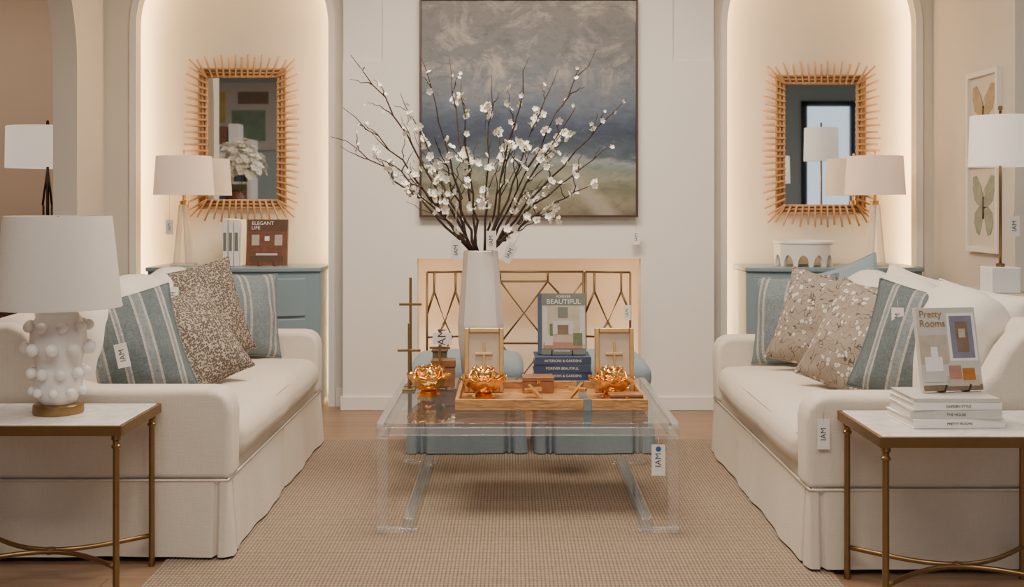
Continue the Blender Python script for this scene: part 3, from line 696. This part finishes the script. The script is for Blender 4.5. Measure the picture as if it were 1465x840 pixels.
for i,w in enumerate((.032,.03,.034)):
    x=-1.865+i*.037
    P=[box('cover',(-w/2,w/2),(-.10,.10),(0,.31-.004*i),m_paper,.003),box('pages',(-w/2+.004,w/2-.004),(-.096,.102),(.004,.306-.004*i),m_pages),box('label',(-w/2+.006,w/2-.006),(-.1012,-.10),(.10,.22),m_cov1)]
    group('upright_book',P,(x,7.36,DZ))
P=[box('cover',(-.135,.135),(0,.028),(0,.30),m_covb,.002),box('photo',(-.132,.132),(-.0015,0),(.0,.30),m_covr),box('photo_window_l',(-.10,-.05),(-.0025,-.0015),(.13,.20),m_covw),box('photo_window_r',(.05,.10),(-.0025,-.0015),(.13,.20),m_covw),box('photo_lamp',(-.015,.015),(-.0025,-.0015),(.16,.19),m_paper),box('photo_table',(-.07,.07),(-.0035,-.0025),(.065,.078),m_covl),box('photo_chairs',(-.11,.11),(-.0030,-.0015),(.02,.06),m_darkbrown),box('photo_ceiling',(-.132,.132),(-.0025,-.0015),(.225,.30),m_darkbrown),text('ELEGANT',.034,m_paper,(-.03,-.003,.275)),text('LIFE',.034,m_paper,(-.075,-.003,.245)),
 tubes('easel',[([(-.05,-.03,.02),(-.05,-.02,-.002),(-.05,.05,-.002)],.003,.003),([(.05,-.03,.02),(.05,-.02,-.002),(.05,.05,-.002)],.003,.003)],m_black)]
group('standing_book',P,(-1.600,7.28,DZ+.006),(math.radians(-8),0,0))
V=[];F=[]; R=.19; n=192; na=12
for i in range(n):
    a=2*pi*i/n; ph=(i/n*na)%1; q=abs(ph-.5)/.36
    zb=.075*math.sqrt(max(0,1-q*q)) if q<1 else 0
    for r in(R-.025,R): V+=[(r*math.cos(a),r*math.sin(a),zb),(r*math.cos(a),r*math.sin(a),.15)]
for i in range(n):
    j=(i+1)%n; a,b=i*4,j*4
    F+=[(a+2,b+2,b+3,a+3),(a,a+1,b+1,b),(a,b,b+2,a+2),(a+1,a+3,b+3,b+1)]
P=[mesh_obj('arcade',V,F,m_white),lathe('rim',[(R-.026,.148),(R+.006,.148),(R+.008,.156),(R+.004,.164),(R-.026,.164),(R-.026,.148)],m_white,seg=96),lathe('bowl',[(R-.022,.15),(.15,.12),(.08,.095),(0,.09)],m_white)]
group('arcaded_bowl',P,(1.92,7.36,DZ))
# ------------------------------------------------------------------ mirrors
def mirror(x,z,gw,gh):
    y=NB; P=[]
    P.append(box('glass',(-gw/2,gw/2),(-.028,-.022),(-gh/2,gh/2),m_mirror)); P.append(box('backing',(-gw/2-.05,gw/2+.05),(-.022,-.004),(-gh/2-.05,gh/2+.05),m_rattan))
    L=[]
    for o_,r in((.006,.009),(.030,.008),(.055,.009)):
        a,b=gw/2+o_,gh/2+o_; yy=-.036
        for p,q in(((-a,-b),(a,-b)),((a,-b),(a,b)),((a,b),(-a,b)),((-a,b),(-a,-b))): L.append(([(p[0],yy,p[1]),(q[0],yy,q[1])],r,r))
    P.append(tubes('frame_cane',L,m_rattan))
    L=[]; a,b=gw/2,gh/2
    def rod(px,pz,dx,dz,ln):
        d=Vector((dx,0,dz)).normalized(); p=Vector((px,-.050,pz)); L.append(([p,p+d*ln],.008,.007))
    nx=12; nz=20
    for i in range(nx+1):
        u=-1+2*i/nx
        for s_ in(-1,1): rod(u*a,s_*b*.995,u*abs(u)*.55,s_,.155 if i%2 else .138)
    for i in range(nz+1):
        u=-1+2*i/nz
        for s_ in(-1,1): rod(s_*a*.995,u*b,s_,u*abs(u)*.55,.155 if i%2 else .138)
    for sx_ in(-1,1):
        for sz_ in(-1,1): rod(sx_*a,sz_*b,sx_,sz_,.17)
    P.append(tubes('rays',L,m_rattan,7))
    return group('sunburst_mirror',P,(x,y,z))
mirror(-1.83,1.785,.475,.83); mirror(2.095,1.745,.49,.82)
# ------------------------------------------------------------------ painting
px0,px1,pz0,pz1=-.598,.8145,1.255,2.672
P=[box('canvas',(px0+.014,px1-.014),(7.225,BF-.002),(pz0+.014,pz1-.014),m_paint)]
m_fr=M('walnut_frame',(.07,.035,.022),.4,var=.2)
for a in(((px0,px0+.013),(pz0,pz1)),((px1-.013,px1),(pz0,pz1)),((px0+.013,px1-.013),(pz0,pz0+.013)),((px0+.013,px1-.013),(pz1-.013,pz1))): P.append(box('frame',a[0],(7.215,BF-.001),a[1],m_fr))
group('landscape_painting',P,((px0+px1)/2,7.24,1.96),local=False)
# ------------------------------------------------------------------ fire screen
def panel(w,h,kind):
    L=[]; r=.0078
    def ln(*p): L.append(([(q[0]*w,0,q[1]*h) for q in p],r,r))
    ln((0,0),(0,1)); ln((1,0),(1,1)); ln((0,1),(1,1)); ln((0,.04),(1,.04))
    if kind=='c':
        ln((0,.93),(.14,.78),(.14,.62),(0,.48)); ln((1,.93),(.86,.78),(.86,.62),(1,.48))
        ln((.14,.78),(.30,.93),(.70,.93),(.86,.78)); ln((.14,.62),(.30,.48),(.70,.48),(.86,.62))
        ln((.30,.93),(.30,1)); ln((.70,.93),(.70,1)); ln((.30,.93),(.5,.70),(.70,.93)); ln((.30,.48),(.5,.70),(.70,.48))
        ln((0,.48),(.14,.34),(.14,.18),(0,.04)); ln((1,.48),(.86,.34),(.86,.18),(1,.04)); ln((.14,.34),(.30,.48)); ln((.86,.34),(.70,.48)); ln((.14,.18),(.30,.04)); ln((.86,.18),(.70,.04)); ln((.30,.48),(.5,.26),(.70,.48)); ln((.30,.04),(.5,.26),(.70,.04)); ln((0,.70),(.14,.70)); ln((.86,.70),(1,.70))
    else:
        ln((.2,0.04),(.2,.2),(.5,.42),(.8,.2),(.8,.04)); ln((.2,1),(.2,.86),(.5,.64),(.8,.86),(.8,1)); ln((0,.53),(.3,.53),(.5,.64)); ln((1,.53),(.7,.53),(.5,.64)); ln((.3,.53),(.5,.42),(.7,.53)); ln((.2,.86),(0,.70)); ln((.8,.86),(1,.70)); ln((.2,.2),(0,.36)); ln((.8,.2),(1,.36))
    return tubes('screen_panel',L,m_bronze,6)
c=panel(.765,.885,'c'); c.location=(-.305,7.20,.02)
l=panel(.232,.885,'s'); l.location=(-.318,7.20,.02); l.rotation_euler=(0,0,math.radians(194))
r_=panel(.29,.885,'s'); r_.location=(.473,7.20,.02); r_.rotation_euler=(0,0,math.radians(-14))
P=[c,l,r_]+[lathe('foot',[(0,0),(.012,0),(.012,.025),(0,.03)],m_bronze,(x,y,0),12) for x,y in((-.305,7.20),(.46,7.20))]
group('fire_screen',P)

# ------------------------------------------------------------------ other lamps & art
m_bronzed=M('dark_bronze',(.05,.035,.025),.4,.8)
P=[shade(.27,.275,.98,1.265,m_shadeb),tubes('stem',[([(0,0,.03),(0,0,1.30)],.012,.010),([(-.035,0,.72),(0,0,.98)],.008,.008),([(.03,0,.72),(0,0,.98)],.008,.008),([(-.03,0,.72),(-.03,0,.1)],.008,.008),([(.03,0,.72),(.03,0,.1)],.008,.008)],m_bronzed),lathe('foot',[(0,0),(.10,0),(.10,.02),(.03,.04),(0,.04)],m_bronzed),lathe('finial',[(0,1.27),(.012,1.285),(.008,1.31),(0,1.315)],m_bronzed)]
group('table_lamp',P,(-3.24,7.8,.612))
P=[box('top',(-3.75,-2.95),(7.6,8.05),(.58,.61),m_darkbrown,.004)]+[box('leg',(x-.02,x+.02),(y-.02,y+.02),(0,.58),m_darkbrown) for x in(-3.72,-2.98) for y in(7.63,8.02)]+[box('shelf',(-3.72,-2.98),(7.63,8.02),(.2,.22),m_darkbrown)]
group('console_table',P)
P=[box('carcass',(-4.75,-4.25),(9.4,9.9),(0,.95),m_darkbrown,.005),box('door_panel',(-4.72,-4.28),(9.385,9.40),(.05,.9),m_covr,.004),box('top',(-4.78,-4.22),(9.37,9.92),(.95,.98),m_darkbrown,.004),lathe('bowl',[(0,.981),(.06,.981),(.13,1.06),(.125,1.06),(.05,.99),(0,.99)],m_covr,(-4.5,9.6,0))]
group('tall_cabinet',P)
P=[box('top',(2.12,2.50),(4.95,5.65),(.90,.925),m_covw,.004)]+[box('leg',(x-.015,x+.015),(y-.015,y+.015),(0,.90),m_brass) for x in(2.14,2.48) for y in(4.97,5.63)]
group('console_table',P)
P=[box('marble_base',(-.068,.068),(-.068,.068),(0,.12),m_marblecube,.004),tubes('stem',[([(0,0,.12),(0,0,.86)],.007,.007)],m_brass),lathe('collar',[(0,.12),(.02,.12),(.02,.135),(0,.14)],m_brass),shade(.135,.142,.595,.835,m_shadeb),lathe('finial',[(0,.86),(.01,.865),(.01,.88),(0,.885)],m_brass)]
group('table_lamp',P,(2.315,5.3,.926))
P=[lathe('base',[(0,0),(.15,0),(.15,.02),(0,.03)],m_brass),tubes('stem',[([(0,0,.02),(0,0,2.1)],.01,.01)],m_brass),shade(.155,.16,1.74,2.05,m_shadeb)]
group('floor_lamp',P,(2.9,4.7,0))
mw=M('frame_white',(.80,.77,.72),.4,var=.01); mc=M('art_paper',(.64,.59,.50),.8,var=.04)
def butterfly(z,colr,seed):
    w,h=.44,.535; P=[]
    mb=M('butterfly_wing',colr,.7,var=.4,vs=30); f=.03
    P+= [box('rail',(-w/2,-w/2+f),(-.03,0),(-h/2,h/2),mw),box('rail',(w/2-f,w/2),(-.03,0),(-h/2,h/2),mw),box('rail',(-w/2+f,w/2-f),(-.03,0),(-h/2,-h/2+f),mw),box('rail',(-w/2+f,w/2-f),(-.03,0),(h/2-f,h/2),mw),box('paper',(-w/2+f,w/2-f),(-.012,-.002),(-h/2+f,h/2-f),mc)]
    for s_ in(-1,1):
        up=[(0,.02),(.03,.10),(.09,.155),(.135,.15),(.14,.09),(.11,.03),(.05,0),(0,-.01)]
        lo=[(0,0),(.06,0),(.11,-.03),(.12,-.08),(.09,-.13),(.05,-.14),(.02,-.08)]
        for q in(up,lo): P.append(prism('wing',[(s_*a*1.1,b*1.2) for a,b in q],'y',-.0145,-.012,mb))
    P.append(tubes('body',[([(0,-.016,-.07),(0,-.016,.06)],.006,.006),([(0,-.016,.06),(-.03,-.016,.12)],.001,.001),([(0,-.016,.06),(.03,-.016,.12)],.001,.001)],m_darkbrown))
    return group('butterfly_print',P,(2.789,6.58,z),(0,0,-pi/2))
butterfly(1.86,(.40,.30,.18),1); butterfly(1.325,(.28,.31,.24),2)
m_yel=M('ochre_paint',(.55,.42,.12),.7,var=.4,vs=6); m_grn=M('green_paint',(.20,.28,.20),.7,var=.5,vs=5)
P=[box('canvas',(-.75,.75),(0,.04),(-.55,.55),m_covl,.003),box('patch',(-.6,-.1),(.041,.043),(-.1,.4),m_yel),box('patch',(0,.55),(.041,.043),(-.4,.1),m_grn),box('patch',(-.5,-.2),(.041,.043),(-.45,-.2),m_cov2),box('patch',(.1,.6),(.041,.043),(.2,.4),m_covb)]
group('abstract_canvas',P,(-4.55,-3.0,2.75))

def bouquet(x,y,z):
    global PV,PF,CV,CF
    PV=[];PF=[];CV=[];CF=[]
    for i in range(260):
        a=rnd.uniform(0,2*pi); u=rnd.uniform(-.3,1); r=.36*rnd.uniform(.6,1)
        p=Vector((math.cos(a)*r*math.sqrt(max(0,1-u*u)),math.sin(a)*r*math.sqrt(max(0,1-u*u)),.55+u*r)); blossom(p,.045,p-Vector((0,0,.4)))
    a=mesh_obj('flower_heads',PV,PF,m_petal); b=mesh_obj('flower_centres',CV,CF,m_ycent)
    L=[([(0,0,.1),(math.cos(k)*.2,math.sin(k)*.2,.6)],.004,.003) for k in range(8)]
    return group('flower_arrangement',[a,b,tubes('stalks',L,m_leaf),lathe('jar',[(0,0),(.08,0),(.11,.1),(.1,.22),(.06,.28),(.07,.3),(.06,.3),(.05,.27),(0,.26)],m_covr)],(x,y,z))
bouquet(-3.25,2.0,1.2)
P=[box('top',(-3.7,-2.8),(1.6,2.4),(1.15,1.195),m_darkbrown,.004),box('side',(-3.68,-3.64),(1.62,2.38),(0,1.15),m_darkbrown),box('side',(-2.86,-2.82),(1.62,2.38),(0,1.15),m_darkbrown),box('shelf',(-3.64,-2.86),(1.62,2.38),(.55,.58),m_darkbrown)]
group('display_table',P)
P=[box('side',(-5.2,-5.15),(-.2,.2),(0,2.2),m_trim),box('side',(-3.55,-3.5),(-.2,.2),(0,2.2),m_trim),box('back',(-5.15,-3.55),(-.2,-.18),(0,2.2),m_trim)]
for k in range(5): P.append(box('shelf',(-5.15,-3.55),(-.18,.2),(.1+k*.5,.13+k*.5),m_trim))
for k in range(5):
    x=-5.1
    while x<-3.7:
        w=rnd.uniform(.04,.14); hh=rnd.uniform(.2,.38); P.append(box('item',(x,x+w),(-.15,.12),(.131+k*.5,.131+k*.5+hh),rnd.choice((m_covr,m_navy,m_covw,m_covg,m_paper,m_dress)),.004)); x+=w+rnd.uniform(.01,.12)
group('bookshelf',P)

# ------------------------------------------------------------------ price tags
m_dot=M('blue_dot',(.02,.12,.35),.5)
def tag(x,y,z,up,rz=0,w=.048,h=.095,tilt=0,dot=False):
    P=[box('card',(-w/2,w/2),(-.0008,.0008),(-h,0),m_paper),text('IAM',w*.62,m_ink,(0,-.0012,-h/2),(pi/2,-pi/2,0)),tubes('cord',[([(0,0,-.006),(0,0,up)],.0012,.0012)],m_cord,5)]
    if dot: P.append(lathe('dot',[(0,0),(.011,0),(.011,.001),(0,.001)],m_dot,(0,-.001,-.018),16)); P[-1].rotation_euler=(pi/2,0,0)
    return group('price_tag',P,(x,y,z),(0,tilt,rz))
tag(-.10,5.375,1.215,.06); tag(-.268,5.35,1.17,.16,.1); tag(.01,5.34,1.15,.08,0,tilt=.5)
tag(.80,7.20,1.175,.08); tag(.73,7.09,.70,.1)
tag(1.13,4.055,.565,.07,0,.045,.11); tag(.59,4.505,.375,.03,0,.055,.125,dot=True)
tag(-1.66,5.48,.935,.03,.3); tag(-1.53,4.36,.80,.02,.3,tilt=-.2); tag(1.58,4.58,.92,.03,-.4); tag(1.66,4.28,.85,.03,-.3)
tag(-2.20,7.18,1.24,.16); tag(2.31,5.14,1.29,.20); tag(-.33,5.28,.735,.06,0,.09,.055)

# ------------------------------------------------------------------ lights
def area(name,loc,rot,sx,sy,power,col):
    l=bpy.data.lights.new(name,'AREA'); l.shape='RECTANGLE'; l.size=sx; l.size_y=sy; l.energy=power; l.color=col
    o=bpy.data.objects.new(name,l); o.location=loc; o.rotation_euler=rot; COL.objects.link(o); return o
area('unseen_ceiling_light',(0,4.9,CH-.02),(0,0,0),1.7,1.1,135,(1,.86,.70))
area('unseen_ceiling_light',(0,1.2,CH-.02),(0,0,0),3.4,1.6,120,(1,.91,.79))  # front fill added towards the camera end, no such fixture known
area('unseen_ceiling_light',(-4.6,7.9,CH-.02),(0,0,0),2,2,50,(1,.80,.62))
area('unseen_ceiling_light',(4.6,3,CH-.02),(0,0,0),2,4,36,(.95,.96,1))  # side fill added on the right, out of view
area('unseen_ceiling_light',(-4.6,1,CH-.02),(0,0,0),2,4,28,(1,.97,.94))  # unseen side fill added on the left
def spot(loc,tgt,power,ang):
    l=bpy.data.lights.new('ceiling_spotlight','SPOT'); l.energy=power; l.spot_size=math.radians(ang); l.spot_blend=.9; l.shadow_soft_size=.10; l.color=(1,.87,.72)
    o=bpy.data.objects.new('ceiling_spotlight',l); o.location=loc; o.rotation_euler=(Vector(tgt)-Vector(loc)).to_track_quat('-Z','Y').to_euler(); COL.objects.link(o)
spot((-.9,5.0,CH-.05),(-.5,7.3,1.2),75,70); spot((1.1,5.0,CH-.05),(.8,7.3,1.2),75,70)
spot((-.3,3.2,CH-.05),(-1.5,5.0,.6),70,65); spot((.4,3.2,CH-.05),(1.5,5.0,.6),70,65)
w=bpy.data.worlds.new('world'); bpy.context.scene.world=w; w.use_nodes=True
w.node_tree.nodes['Background'].inputs[0].default_value=(.80,.88,1,1); w.node_tree.nodes['Background'].inputs[1].default_value=1.2
# ------------------------------------------------------------------ camera
cam=bpy.data.cameras.new('camera'); co=bpy.data.objects.new('camera',cam); COL.objects.link(co)
co.location=(0,0,1.35); co.rotation_euler=(pi/2,0,0); cam.sensor_width=36; cam.lens=39.3; cam.shift_y=-130/1465
cam.clip_start=.05
bpy.context.scene.camera=co
